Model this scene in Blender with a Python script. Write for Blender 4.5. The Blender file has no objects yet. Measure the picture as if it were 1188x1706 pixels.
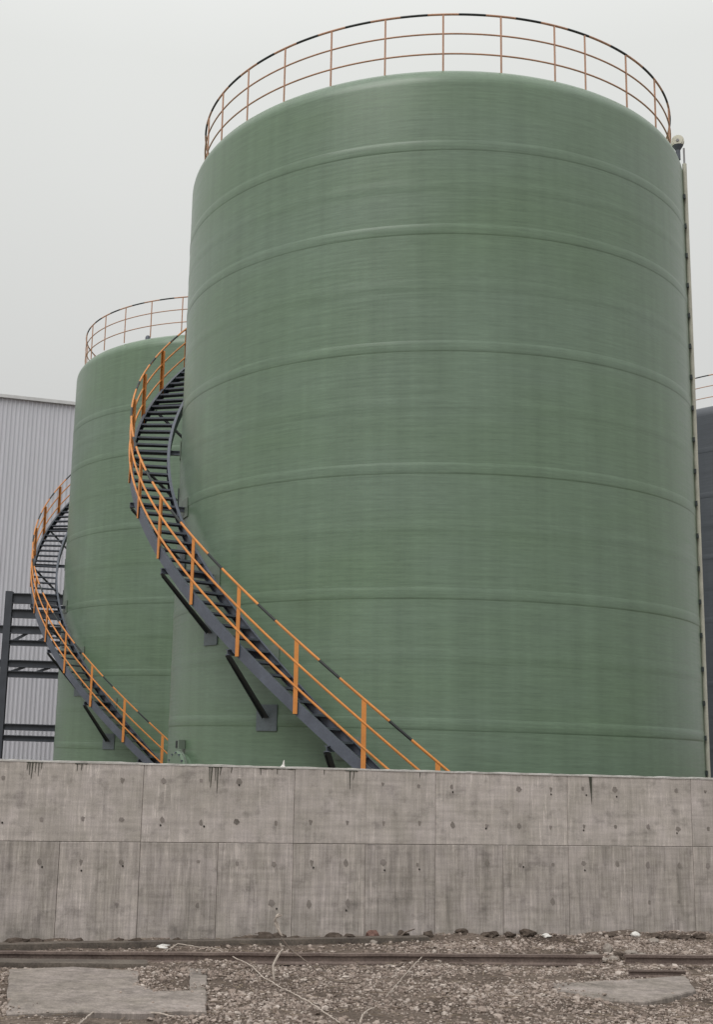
import bpy, math, random
import numpy as np
from mathutils import Vector, Matrix

random.seed(7)
RNG = np.random.default_rng(7)
SC = bpy.context.scene
COL = SC.collection
R = math.radians

# ------------------------------------------------------------------ camera
EYE = 2.243
FPX = 2025.21                       # focal length in pixels of a 1188 px wide picture
PITCH, ROLL = R(11.13), R(1.72)
cam = bpy.data.cameras.new('camera')
cam.sensor_fit = 'HORIZONTAL'
cam.sensor_width = 36.0
cam.lens = FPX / 1188.0 * 36.0
cam.shift_x = (594.0 - 452.04) / 1188.0
cam.clip_start, cam.clip_end = 0.1, 3000.0
cam_o = bpy.data.objects.new('camera', cam)
COL.objects.link(cam_o)
fw = Vector((0, math.cos(PITCH), math.sin(PITCH)))
up0 = Vector((0, -math.sin(PITCH), math.cos(PITCH)))
rt0 = Vector((1, 0, 0))
rt = rt0 * math.cos(ROLL) + up0 * math.sin(ROLL)
up = up0 * math.cos(ROLL) - rt0 * math.sin(ROLL)
m3 = Matrix((rt, up, -fw)).transposed()
cam_o.matrix_world = Matrix.Translation((0, 0, EYE)) @ m3.to_4x4()
SC.camera = cam_o

# ------------------------------------------------------------------ sky, sun, exposure
SUN_EL, SUN_AZ = 52.0, 215.0        # degrees; azimuth clockwise from +Y (behind the camera, to its left)
world = bpy.data.worlds.new('World')
SC.world = world
world.use_nodes = True
nt = world.node_tree
nt.nodes.clear()
w_out = nt.nodes.new('ShaderNodeOutputWorld')
w_sky = nt.nodes.new('ShaderNodeTexSky')
w_sky.sky_type = 'NISHITA'
w_sky.sun_disc = False
w_sky.sun_elevation = R(SUN_EL)
w_sky.sun_rotation = R(SUN_AZ)
w_sky.dust_density = 4.0
w_hsv = nt.nodes.new('ShaderNodeHueSaturation')
w_hsv.inputs['Saturation'].default_value = 0.25
nt.links.new(w_sky.outputs['Color'], w_hsv.inputs['Color'])
w_b1 = nt.nodes.new('ShaderNodeBackground')
w_b1.inputs['Strength'].default_value = 0.10
nt.links.new(w_hsv.outputs['Color'], w_b1.inputs['Color'])
# closed cloud deck: brightens evenly from horizon to zenith
w_tc = nt.nodes.new('ShaderNodeTexCoord')
w_sep = nt.nodes.new('ShaderNodeSeparateXYZ')
nt.links.new(w_tc.outputs['Generated'], w_sep.inputs[0])
w_ramp = nt.nodes.new('ShaderNodeValToRGB')
w_ramp.color_ramp.elements[0].position = 0.0
w_ramp.color_ramp.elements[0].color = (0.602, 0.602, 0.595, 1)
w_ramp.color_ramp.elements[1].position = 1.0
w_ramp.color_ramp.elements[1].color = (1.55, 1.56, 1.55, 1)
e = w_ramp.color_ramp.elements.new(0.27)
e.color = (0.657, 0.662, 0.648, 1)
e = w_ramp.color_ramp.elements.new(0.52)
e.color = (0.785, 0.797, 0.775, 1)
nt.links.new(w_sep.outputs['Z'], w_ramp.inputs['Fac'])
w_noise = nt.nodes.new('ShaderNodeTexNoise')
w_noise.inputs['Scale'].default_value = 1.6
w_noise.inputs['Detail'].default_value = 3.0
nt.links.new(w_tc.outputs['Generated'], w_noise.inputs['Vector'])
w_mr = nt.nodes.new('ShaderNodeMapRange')
w_mr.inputs['From Min'].default_value = 0.3
w_mr.inputs['From Max'].default_value = 0.7
w_mr.inputs['To Min'].default_value = 0.955
w_mr.inputs['To Max'].default_value = 1.035
nt.links.new(w_noise.outputs['Fac'], w_mr.inputs['Value'])
w_b2 = nt.nodes.new('ShaderNodeBackground')
nt.links.new(w_ramp.outputs['Color'], w_b2.inputs['Color'])
nt.links.new(w_mr.outputs['Result'], w_b2.inputs['Strength'])
w_mix = nt.nodes.new('ShaderNodeMixShader')
w_mix.inputs['Fac'].default_value = 0.93
nt.links.new(w_b1.outputs[0], w_mix.inputs[1])
nt.links.new(w_b2.outputs[0], w_mix.inputs[2])
nt.links.new(w_mix.outputs[0], w_out.inputs['Surface'])

sun = bpy.data.lights.new('sun', 'SUN')
sun.energy = 1.4
sun.angle = R(35)
sun.color = (1.0, 0.98, 0.95)
sun_o = bpy.data.objects.new('sun', sun)
COL.objects.link(sun_o)
sdir = Vector((math.sin(R(SUN_AZ)) * math.cos(R(SUN_EL)), math.cos(R(SUN_AZ)) * math.cos(R(SUN_EL)), math.sin(R(SUN_EL))))
sun_o.rotation_euler = sdir.to_track_quat('Z', 'Y').to_euler()
sun_o.location = (-20, -20, 40)

SC.view_settings.view_transform = 'Standard'
SC.view_settings.look = 'None'
SC.view_settings.exposure = 0.0
SC.view_settings.gamma = 1.0
SC.view_settings.use_curve_mapping = False

# ------------------------------------------------------------------ picking points by sight line (design helper)
def ray(x, y):
    return rt * ((x - 452.04) / FPX) - up * ((y - 853.0) / FPX) + fw

def on_z(x, y, z=0.0):
    d = ray(x, y)
    return d * ((z - EYE) / d.z) + Vector((0, 0, EYE))

def on_y(x, y, Y):
    d = ray(x, y)
    return d * (Y / d.y) + Vector((0, 0, EYE))

# ------------------------------------------------------------------ materials
class NT:
    def __init__(s, name):
        s.m = bpy.data.materials.new(name)
        s.m.use_nodes = True
        s.t = s.m.node_tree
        s.b = s.t.nodes['Principled BSDF']
    def n(s, kind, **kw):
        nd = s.t.nodes.new('ShaderNode' + kind)
        for k, v in kw.items():
            if k in nd.inputs.keys():
                nd.inputs[k].default_value = v
            else:
                setattr(nd, k, v)
        return nd
    def l(s, a, b):
        s.t.links.new(a, b)
    def mapping(s, scale, coord='Object'):
        tc = s.n('TexCoord')
        mp = s.n('Mapping')
        mp.inputs['Scale'].default_value = scale
        s.l(tc.outputs[coord], mp.inputs['Vector'])
        return mp.outputs[0]
    def noise(s, vec, scale=1.0, detail=4.0, rough=0.55):
        nd = s.n('TexNoise')
        nd.inputs['Scale'].default_value = scale
        nd.inputs['Detail'].default_value = detail
        nd.inputs['Roughness'].default_value = rough
        if vec is not None:
            s.l(vec, nd.inputs['Vector'])
        return nd.outputs['Fac']
    def mr(s, v, a, b, c, d):
        nd = s.n('MapRange')
        for i, x in zip(('From Min', 'From Max', 'To Min', 'To Max'), (a, b, c, d)):
            nd.inputs[i].default_value = x
        s.l(v, nd.inputs['Value'])
        return nd.outputs['Result']
    def mul(s, a, b, op='MULTIPLY'):
        nd = s.n('Math', operation=op)
        for i, x in enumerate((a, b)):
            if isinstance(x, (int, float)):
                nd.inputs[i].default_value = x
            else:
                s.l(x, nd.inputs[i])
        return nd.outputs[0]
    def mixc(s, fac, a, b, blend='MIX'):
        nd = s.n('Mix', data_type='RGBA', blend_type=blend)
        for i, x in ((0, fac), (6, a), (7, b)):
            if isinstance(x, (int, float)):
                nd.inputs[i].default_value = x
            elif isinstance(x, tuple):
                nd.inputs[i].default_value = (*x[:3], 1)
            else:
                s.l(x, nd.inputs[i])
        return nd.outputs[2]
    def scale_col(s, col, v):
        nd = s.n('VectorMath', operation='SCALE')
        if isinstance(col, tuple):
            nd.inputs[0].default_value = col[:3]
        else:
            s.l(col, nd.inputs[0])
        s.l(v, nd.inputs['Scale'])
        return nd.outputs[0]
    def bump(s, h, strength=0.2, dist=0.01):
        nd = s.n('Bump')
        nd.inputs['Strength'].default_value = strength
        nd.inputs['Distance'].default_value = dist
        s.l(h, nd.inputs['Height'])
        s.l(nd.outputs[0], s.b.inputs['Normal'])
    def col(s, c):
        if isinstance(c, tuple):
            s.b.inputs['Base Color'].default_value = (*c, 1)
        else:
            s.l(c, s.b.inputs['Base Color'])
    def rough(s, v):
        if isinstance(v, (int, float)):
            s.b.inputs['Roughness'].default_value = v
        else:
            s.l(v, s.b.inputs['Roughness'])

def mat_frp(name, base, alt, rough=0.36):
    k = NT(name)
    big = k.noise(k.mapping((0.22, 0.5, 1), 'UV'), 1.0, 3)
    wind = k.noise(k.mapping((1.1, 24, 1), 'UV'), 1.0, 3, 0.55)
    fine = k.noise(k.mapping((6.0, 85, 1), 'UV'), 1.0, 3, 0.6)
    vert = k.noise(k.mapping((3.6, 0.16, 1), 'UV'), 1.0, 4)
    c = k.mixc(k.mr(big, 0.35, 0.65, 0, 1), base, alt)
    f = k.mul(k.mul(k.mr(wind, 0.3, 0.7, 0.89, 1.11), k.mr(fine, 0.25, 0.75, 0.87, 1.13)), k.mr(vert, 0.3, 0.7, 0.91, 1.07))
    k.col(k.scale_col(c, f))
    k.rough(k.mr(wind, 0.3, 0.7, rough - 0.05, rough + 0.09))
    k.b.inputs['IOR'].default_value = 1.50
    lump = k.noise(k.mapping((0.5, 1.1, 1), 'UV'), 1.0, 2)
    h = k.mul(k.mul(wind, 0.16), k.mul(k.mul(fine, 0.06), k.mul(lump, 1.6), 'ADD'), 'ADD')
    k.bump(h, 0.22, 0.010)
    return k.m

def mat_paint(name, colr, rough=0.5, var=0.15, chip=None, metallic=0.0):
    k = NT(name)
    n1 = k.noise(k.mapping((3, 3, 3)), 1.0, 5)
    n2 = k.noise(k.mapping((28, 28, 28)), 1.0, 4, 0.7)
    c = k.scale_col(colr, k.mul(k.mr(n1, 0.3, 0.7, 1 - var, 1 + var), k.mr(n2, 0.3, 0.7, 1 - var * .6, 1 + var * .6)))
    if chip:
        c = k.mixc(k.mr(n2, 0.63, 0.68, 0, 0.85), c, chip)
    k.col(c)
    k.rough(k.mr(n1, 0.3, 0.7, rough - 0.08, rough + 0.1))
    k.b.inputs['Metallic'].default_value = metallic
    k.bump(n2, 0.1, 0.003)
    return k.m

def mat_concrete(name, tone, panel=False, streak=1.0):
    k = NT(name)
    tc = k.n('TexCoord')
    oi = k.n('ObjectInfo')
    off = k.n('VectorMath', operation='SCALE')
    off.inputs[0].default_value = (37.0, 0.0, 19.0)
    k.l(oi.outputs['Random'], off.inputs['Scale'])
    add = k.n('VectorMath', operation='ADD')
    k.l(tc.outputs['Object'], add.inputs[0])
    k.l(off.outputs[0], add.inputs[1])
    def mp(sc):
        q = k.n('Mapping')
        q.inputs['Scale'].default_value = sc
        k.l(add.outputs[0], q.inputs['Vector'])
        return q.outputs[0]
    blot = k.noise(mp((1.9, 1.9, 1.9)), 1.0, 6, 0.68)
    vst = k.noise(mp((9, 9, 1.1)), 1.0, 6, 0.7)
    vst2 = k.noise(mp((42, 42, 1.6)), 1.0, 3, 0.6)
    hst = k.noise(mp((1.2, 1.2, 17)), 1.0, 4, 0.6)
    spk = k.noise(mp((70, 70, 70)), 1.0, 3, 0.6)
    dark = k.noise(mp((3.2, 3.2, 4.5)), 1.0, 6, 0.7)
    f = k.mul(k.mr(blot, 0.3, 0.7, 0.76, 1.18), k.mr(vst, 0.25, 0.75, 1 - .20 * streak, 1 + .17 * streak))
    f = k.mul(f, k.mr(vst2, 0.3, 0.7, 1 - .09 * streak, 1 + .09 * streak))
    f = k.mul(f, k.mr(hst, 0.3, 0.7, 0.86, 1.10))
    f = k.mul(f, k.mr(spk, 0.3, 0.7, 0.88, 1.11))
    f = k.mul(f, k.mr(dark, 0.52, 0.70, 1.0, 0.62))
    if panel:
        eff = k.noise(mp((26, 26, 2.2)), 1.0, 4, 0.7)
        where = k.noise(mp((1.3, 1.3, 0.9)), 1.0, 2, 0.5)
        f = k.mul(f, k.mul(k.mul(k.mr(eff, 0.54, 0.66, 0, 1), k.mr(where, 0.42, 0.60, 0, 0.40)), 1.0, 'ADD'))
        f = k.mul(f, k.mr(oi.outputs['Random'], 0, 1, 0.92, 1.06))
    warm = k.mixc(k.mr(blot, 0.35, 0.65, 0, 1), tone, (tone[0] * 0.95, tone[1] * 0.94, tone[2] * 0.99))
    k.col(k.scale_col(warm, f))
    k.rough(0.85)
    k.b.inputs['Specular IOR Level'].default_value = 0.3
    k.bump(k.mul(k.mul(spk, 0.3), k.mul(k.mul(vst, 0.4), k.mul(blot, 0.5), 'ADD'), 'ADD'), 0.35, 0.008)
    return k.m

def mat_island(name, cols, rough=0.9):
    k = NT(name)
    g = k.n('NewGeometry')
    rp = k.n('ValToRGB')
    rp.color_ramp.interpolation = 'LINEAR'
    els = rp.color_ramp.elements
    while len(els) > 1:
        els.remove(els[-1])
    els[0].position = 0
    els[0].color = (*cols[0], 1)
    for i, c in enumerate(cols[1:], 1):
        q = els.new(i / (len(cols) - 1))
        q.color = (*c, 1)
    k.l(g.outputs['Random Per Island'], rp.inputs['Fac'])
    n = k.noise(k.mapping((55, 55, 55)), 1.0, 3)
    k.col(k.scale_col(rp.outputs['Color'], k.mr(n, 0.3, 0.7, 0.8, 1.15)))
    k.rough(rough)
    k.b.inputs['Specular IOR Level'].default_value = 0.25
    return k.m

def mat_soil(name):
    k = NT(name)
    a = k.noise(k.mapping((0.9, 0.9, 0.9)), 1.0, 6, 0.6)
    b = k.noise(k.mapping((26, 26, 26)), 1.0, 5, 0.7)
    c = k.mixc(k.mr(a, 0.38, 0.62, 0, 1), (0.088, 0.067, 0.054), (0.18, 0.143, 0.118))
    k.col(k.scale_col(c, k.mr(b, 0.3, 0.7, 0.55, 1.4)))
    k.rough(0.95)
    k.b.inputs['Specular IOR Level'].default_value = 0.2
    k.bump(b, 0.8, 0.03)
    return k.m

def mat_rust(name, c1, c2):
    k = NT(name)
    a = k.noise(k.mapping((2.5, 2.5, 2.5)), 1.0, 6, 0.65)
    b = k.noise(k.mapping((40, 40, 40)), 1.0, 4, 0.7)
    c = k.mixc(k.mr(a, 0.35, 0.65, 0, 1), c1, c2)
    k.col(k.scale_col(c, k.mr(b, 0.3, 0.7, 0.7, 1.3)))
    k.rough(0.8)
    k.bump(b, 0.4, 0.006)
    return k.m

def mat_cladding(name):
    k = NT(name)
    a = k.noise(k.mapping((0.25, 0.25, 0.08)), 1.0, 4)
    b = k.noise(k.mapping((2.5, 2.5, 0.12)), 1.0, 4)
    k.col(k.scale_col((0.60, 0.60, 0.645), k.mul(k.mr(a, 0.3, 0.7, 0.93, 1.07), k.mr(b, 0.3, 0.7, 0.95, 1.05))))
    k.rough(0.45)
    return k.m

M = dict(
    frp=mat_frp('green_fibreglass', (0.136, 0.205, 0.131), (0.152, 0.217, 0.157), 0.33),
    frp_dark=mat_frp('blue_grey_coating', (0.066, 0.075, 0.088), (0.078, 0.087, 0.100), 0.42),
    steel=mat_paint('dark_blue_grey_steel_paint', (0.098, 0.110, 0.138), 0.5, 0.2),
    strut=mat_paint('dark_green_grey_strut_paint', (0.040, 0.050, 0.050), 0.5, 0.2),
    rack=mat_paint('rack_steel_paint', (0.058, 0.064, 0.078), 0.55, 0.2),
    orange=mat_paint('orange_paint', (0.64, 0.245, 0.055), 0.5, 0.14, (0.34, 0.10, 0.03)),
    orange_brown=mat_paint('orange_brown_paint', (0.50, 0.285, 0.185), 0.55, 0.18),  # duller, browner orange than the stair rails, for the tank-top guardrails
    black=mat_paint('black_paint', (0.018, 0.022, 0.022), 0.5, 0.2),
    pad=mat_paint('mounting_pad_coat', (0.17, 0.21, 0.17), 0.5, 0.18),
    plate=mat_paint('mounting_plate_paint', (0.115, 0.140, 0.150), 0.5, 0.2),
    wall=mat_concrete('board_formed_concrete', (0.455, 0.411, 0.368), True, 1.9),
    wall_up=mat_concrete('smoother_formed_concrete', (0.500, 0.454, 0.408), True, 1.0),
    core=mat_concrete('joint_concrete', (0.30, 0.268, 0.238)),
    slab=mat_concrete('slab_concrete', (0.275, 0.240, 0.209), False, 2.0),
    mortar=mat_concrete('pale_mortar', (0.52, 0.50, 0.46), False, 0.3),
    plug=mat_concrete('tie_plug_mortar', (0.275, 0.245, 0.218), False, 0.3),
    hole=mat_paint('dark_recess', (0.03, 0.026, 0.022), 0.9, 0.2),
    stain=mat_paint('black_green_run_stain', (0.050, 0.052, 0.038), 0.9, 0.35),
    soil=mat_soil('gravelly_soil'),
    stone=mat_island('gravel_stones', [(0.14, 0.108, 0.090), (0.30, 0.240, 0.205), (0.19, 0.150, 0.128), (0.39, 0.325, 0.283), (0.25, 0.198, 0.168), (0.50, 0.435, 0.388), (0.155, 0.120, 0.102)]),
    twig=mat_island('dry_litter', [(0.16, 0.12, 0.09), (0.32, 0.26, 0.20), (0.10, 0.075, 0.06), (0.24, 0.19, 0.15)]),
    clod=mat_soil('dark_clod_soil'),
    rail=mat_rust('rusty_rail_steel', (0.12, 0.088, 0.076), (0.19, 0.145, 0.125)),
    timber=mat_rust('old_timber', (0.085, 0.070, 0.059), (0.15, 0.125, 0.103)),
    bark=mat_rust('dry_branch_bark', (0.36, 0.305, 0.26), (0.50, 0.435, 0.38)),
    bark_dark=mat_rust('dark_branch_bark', (0.11, 0.085, 0.07), (0.18, 0.14, 0.115)),
    rock=mat_rust('grey_brown_rock', (0.20, 0.17, 0.145), (0.33, 0.29, 0.255)),
    brick=mat_rust('dull_red_brick', (0.14, 0.075, 0.060), (0.20, 0.11, 0.09)),
    white=mat_rust('chalky_white', (0.62, 0.60, 0.56), (0.72, 0.70, 0.67)),
    clad=mat_cladding('light_grey_cladding'),
    trim=mat_paint('pale_trim_paint', (0.60, 0.60, 0.60), 0.5, 0.08),
    pipe=mat_paint('pale_beige_pipe', (0.50, 0.49, 0.41), 0.5, 0.15),
    lamp=mat_paint('cream_enamel', (0.62, 0.60, 0.50), 0.4, 0.1),
    grey=mat_paint('grey_tape', (0.28, 0.27, 0.28), 0.5, 0.15),
)

# ------------------------------------------------------------------ mesh helpers
class MB:
    def __init__(s):
        s.v, s.f = [], []
    def add(s, vs, fs):
        o = len(s.v)
        s.v += [tuple(v) for v in vs]
        s.f += [tuple(i + o for i in f) for f in fs]
        return s
    def box(s, c, size, rot=None):
        hx, hy, hz = (q / 2 for q in size)
        vs = [Vector((x, y, z)) for x in (-hx, hx) for y in (-hy, hy) for z in (-hz, hz)]
        if rot is not None:
            vs = [rot @ v for v in vs]
        c = Vector(c)
        return s.add([v + c for v in vs], [(0, 1, 3, 2), (4, 6, 7, 5), (0, 4, 5, 1), (2, 3, 7, 6), (0, 2, 6, 4), (1, 5, 7, 3)])
    def beam(s, a, b, w, h, upv=(0, 0, 1)):
        a, b = Vector(a), Vector(b)
        d = (b - a).normalized()
        x = d.cross(Vector(upv))
        if x.length < 1e-4:
            x = d.cross(Vector((1, 0, 0)))
        x.normalize()
        y = x.cross(d)
        rot = Matrix((x, d, y)).transposed()
        return s.box((a + b) / 2, (w, (b - a).length, h), rot)
    def ibeam(s, a, b, w, h, t=0.02, upv=(0, 0, 1)):
        a, b = Vector(a), Vector(b)
        d = (b - a).normalized()
        x = d.cross(Vector(upv)).normalized()
        y = x.cross(d)
        rot = Matrix((x, d, y)).transposed()
        L = (b - a).length
        c = (a + b) / 2
        s.box(c + y * (h / 2 - t / 2), (w, L, t), rot)
        s.box(c - y * (h / 2 - t / 2), (w, L, t), rot)
        return s.box(c, (t, L, h - 2 * t - 0.001), rot)
    def tube(s, pts, rad, n=8, cap=True):
        pts = [Vector(p) for p in pts]
        m = len(pts)
        rads = rad if isinstance(rad, (list, tuple)) else [rad] * m
        o = len(s.v)
        ref = Vector((0.13, 0.07, 1))
        for i, p in enumerate(pts):
            d = (pts[min(i + 1, m - 1)] - pts[max(i - 1, 0)]).normalized()
            x = d.cross(ref)
            if x.length < 1e-3:
                x = d.cross(Vector((1, 0, 0)))
            x.normalize()
            y = d.cross(x)
            for k in range(n):
                a = 2 * math.pi * k / n
                s.v.append(tuple(p + (x * math.cos(a) + y * math.sin(a)) * rads[i]))
        for i in range(m - 1):
            for k in range(n):
                k2 = (k + 1) % n
                s.f.append((o + i * n + k, o + i * n + k2, o + (i + 1) * n + k2, o + (i + 1) * n + k))
        if cap:
            s.f.append(tuple(o + k for k in range(n))[::-1])
            s.f.append(tuple(o + (m - 1) * n + k for k in range(n)))
        return s
    def mesh(s, name, mat, sharp=35):
        me = bpy.data.meshes.new(name)
        me.from_pydata(s.v, [], s.f)
        me.materials.append(mat)
        if sharp:
            me.polygons.foreach_set('use_smooth', [True] * len(me.polygons))
            me.set_sharp_from_angle(angle=R(sharp))
        me.update()
        return me

def put(name, me, parent=None, loc=(0, 0, 0), rz=0.0):
    o = bpy.data.objects.new(name, me)
    COL.objects.link(o)
    o.location = loc
    o.rotation_euler = (0, 0, rz)
    if parent is not None:
        o.parent = parent
    return o

def build(name, mb, mat, parent=None, loc=(0, 0, 0), rz=0.0, sharp=35):
    return put(name, mb.mesh(name, mat, sharp), parent, loc, rz)

def tag(o, label, cat, group=None):
    o['label'] = label
    o['category'] = cat
    if group:
        o['group'] = group
    return o

def thing(name, label, cat, loc=(0, 0, 0), rz=0.0, group=None):
    return tag(put(name, None, None, loc, rz), label, cat, group)

def lathe(name, prof, n, mat, parent, sharp=30, caps=False):
    """profile of (radius, z); local front is +Y, angle runs clockwise seen from above; UV in metres"""
    P = len(prof)
    vs, fs, uv = [], [], []
    arc = [0.0]
    for a, b in zip(prof, prof[1:]):
        arc.append(arc[-1] + math.hypot(b[0] - a[0], b[1] - a[1]))
    v0 = prof[0][1]
    rm = max(p[0] for p in prof)
    for k in range(n):
        a = 2 * math.pi * k / n + math.pi
        for r_, z in prof:
            vs.append((r_ * math.sin(a), r_ * math.cos(a), z))
    for k in range(n):
        k2 = (k + 1) % n
        for i in range(P - 1):
            fs.append((k * P + i, k * P + i + 1, k2 * P + i + 1, k2 * P + i))
            u0, u1 = 2 * math.pi * k / n * rm, 2 * math.pi * (k + 1) / n * rm
            uv += [u0, v0 + arc[i], u0, v0 + arc[i + 1], u1, v0 + arc[i + 1], u1, v0 + arc[i]]
    me = bpy.data.meshes.new(name)
    me.from_pydata(vs, [], fs)
    me.uv_layers.new(name='UVMap').data.foreach_set('uv', uv)
    me.materials.append(mat)
    me.polygons.foreach_set('use_smooth', [True] * len(me.polygons))
    me.set_sharp_from_angle(angle=R(sharp))
    me.update()
    return put(name, me, parent)

def pol(r_, deg, z):
    a = R(deg)
    return Vector((r_ * math.sin(a), r_ * math.cos(a), z))

def ring_tube(rad, z, r_, n=180, k=8):
    mb = MB()
    for i in range(n):
        a = 2 * math.pi * i / n
        for j in range(k):
            b = 2 * math.pi * j / k
            q = rad + r_ * math.cos(b)
            mb.v.append((q * math.sin(a), q * math.cos(a), z + r_ * math.sin(b)))
    for i in range(n):
        for j in range(k):
            i2, j2 = (i + 1) % n, (j + 1) % k
            mb.f.append((i * k + j, i * k + j2, i2 * k + j2, i2 * k + j))
    return mb

# ------------------------------------------------------------------ ground
WO = Vector((-2.938, 14.539, 0))                      # point at the wall's foot
WD = (Vector((6.148, 17.211, 0)) - WO).normalized()   # direction of the wall, receding to the right
WN = Vector((WD.y, -WD.x, 0))                         # out of the wall, towards the camera
WA = math.atan2(WD.y, WD.x)

def wall_pt(s, n=0.0, z=0.0):
    return WO + WD * s + WN * n + Vector((0, 0, z))

def gz(x, y):
    """height of the ground (numpy arrays or floats)"""
    x = np.asarray(x, float)
    y = np.asarray(y, float)
    h = 0.012 * np.sin(2.1 * x + 0.7 * y) + 0.010 * np.sin(1.3 * y - 2.9 * x + 1.0) + 0.006 * np.sin(5.2 * x + 3.9 * y) + 0.004 * np.sin(9.1 * y - 7.3 * x)
    d = (x - WO.x) * WN.x + (y - WO.y) * WN.y           # distance in front of the wall
    s = (x - WO.x) * WD.x + (y - WO.y) * WD.y
    berm = np.exp(-(np.clip(d, 0, 9) / 0.28) ** 2) * (0.035 + 0.022 * np.sin(3.7 * s) * np.sin(1.3 * s + 1) + 0.012 * np.sin(11 * s))
    near = (np.abs(x) < 14) & (y > 5) & (d > -0.05)
    return np.where(near, h + berm, 0.0)

def axis(lo, hi, step, far):
    mid = list(np.arange(lo, hi + 1e-6, step))
    a, b, st = lo, hi, step
    left, right = [], []
    while b < far:
        st *= 1.6
        a -= st
        b += st
        left.append(a)
        right.append(b)
    return np.array(left[::-1] + mid + right)

gx = axis(-6.0, 9.0, 0.06, 900)
gy = axis(8.5, 18.5, 0.06, 900)
GX, GY = np.meshgrid(gx, gy)
gv = np.stack([GX.ravel(), GY.ravel(), gz(GX.ravel(), GY.ravel())], 1)
nx, ny = len(gx), len(gy)
ii, jj = np.meshgrid(np.arange(nx - 1), np.arange(ny - 1))
b0 = (jj * nx + ii).ravel()
quads = np.stack([b0, b0 + 1, b0 + nx + 1, b0 + nx], 1)

def np_mesh(name, v, faces, mat, smooth=False):
    me = bpy.data.meshes.new(name)
    k = faces.shape[1]
    me.vertices.add(len(v))
    me.vertices.foreach_set('co', v.astype(np.float32).ravel())
    me.loops.add(faces.size)
    me.loops.foreach_set('vertex_index', faces.astype(np.int32).ravel())
    me.polygons.add(len(faces))
    me.polygons.foreach_set('loop_start', np.arange(0, faces.size, k, dtype=np.int32))
    me.polygons.foreach_set('use_smooth', np.full(len(faces), smooth))
    me.materials.append(mat)
    me.update(calc_edges=True)
    me.validate()
    return me

ground = put('ground', np_mesh('ground', gv, quads, M['soil'], True))
ground['kind'] = 'structure'

# ------------------------------------------------------------------ bund wall
WALL_H, SEAM_Z, PW = 2.047, 1.139, 0.9555
bund = thing('bund_wall', 'long board-formed concrete bund wall in front of the green tanks', 'wall', WO, WA)
# local frame of the wall: x along, -y towards camera, z up
S0, S1 = -7, 17
mb = MB()
mb.box(((S0 + S1) * PW / 2 + 0.607, 0.165, 0.86), ((S1 - S0) * PW, 0.27, 2.36))
build('core', mb, M['core'], bund)

def panel_mesh(name, w, z0, z1, mat):
    """panel 30 mm thick with chamfered front edges, front at y=0"""
    c, t, g = 0.004, 0.03, 0.0025
    x0, x1 = g, w - g
    mb = MB()
    vs = [(x0, t, z0), (x1, t, z0), (x1, t, z1), (x0, t, z1),
          (x0, c, z0), (x1, c, z0), (x1, c, z1), (x0, c, z1),
          (x0 + c, 0, z0 + c), (x1 - c, 0, z0 + c), (x1 - c, 0, z1 - c), (x0 + c, 0, z1 - c)]
    fs = [(8, 9, 10, 11), (4, 5, 9, 8), (5, 6, 10, 9), (6, 7, 11, 10), (7, 4, 8, 11),
          (0, 1, 5, 4), (1, 2, 6, 5), (2, 3, 7, 6), (3, 0, 4, 7)]
    mb.add(vs, fs)
    return mb.mesh(name, mat, 0)

lower_me = panel_mesh('concrete_panel', PW, -0.35, SEAM_Z - 0.0025, M['wall'])
upper_me = panel_mesh('concrete_panel', PW * 2, SEAM_Z + 0.0025, WALL_H, M['wall_up'])

def blob_disc(rad, seed, n=11, wob=0.3):
    rr = random.Random(seed)
    mb = MB()
    rs = [rad * (1 + rr.uniform(-wob, wob)) for _ in range(n)]
    front = [(rs[i] * math.cos(2 * math.pi * i / n) * 0.92, 0, rs[i] * math.sin(2 * math.pi * i / n) * 1.08) for i in range(n)]
    back = [(x * 1.04, 0.004, z * 1.04) for x, y, z in front]
    vs = front + back
    fs = [tuple(range(n))[::-1]] + [(i, (i + 1) % n, n + (i + 1) % n, n + i) for i in range(n)]
    mb.add(vs, fs)
    return mb
plug_mes = [blob_disc(0.026 + 0.007 * (i % 3), 40 + i).mesh('tie_plug', M['plug'], 0) for i in range(5)]
hole_me = blob_disc(0.012, 77, 8, 0.15).mesh('tie_hole', M['hole'], 0)
pr = random.Random(5)
for k in range(S0, S1):
    x0 = 0.607 + k * PW
    dy = pr.uniform(-0.003, 0.003)
    p = put('concrete_panel', lower_me, bund, (x0, dy, 0))
    for row, zt in ((0, 0.90), (1, 0.42)):
        for j in (0.25, 0.75):
            if row == 1 and pr.random() < 0.45:
                continue
            if pr.random() < 0.1:
                continue
            q = put('tie_plug', pr.choice(plug_mes), p, (PW * j + pr.uniform(-.02, .02), -0.0025, zt + pr.uniform(-.015, .02)))
            q.scale = (pr.uniform(.8, 1.15), 1, pr.uniform(.8, 1.4))
            if pr.random() < 0.35:
                put('tie_hole', hole_me, p, (PW * j + pr.uniform(-.01, .05), -0.0045, zt - pr.uniform(.03, .09)))
    if k % 2 == 1:
        dy = pr.uniform(-0.003, 0.003)
        p = put('concrete_panel', upper_me, bund, (x0, dy, 0))
        for zt in (1.385, 1.86):
            for j in (.125, .375, .625, .875):
                if zt > 1.6 and pr.random() < 0.4:
                    continue
                q = put('tie_plug', pr.choice(plug_mes), p, (2 * PW * j + pr.uniform(-.02, .02), -0.0025, zt + pr.uniform(-.015, .02)))
                q.scale = (pr.uniform(.75, 1.1), 1, pr.uniform(.75, 1.3))
                if pr.random() < 0.4:
                    put('tie_hole', hole_me, p, (2 * PW * j + pr.uniform(-.01, .06), -0.0045, zt - pr.uniform(.03, .08)))
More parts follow.
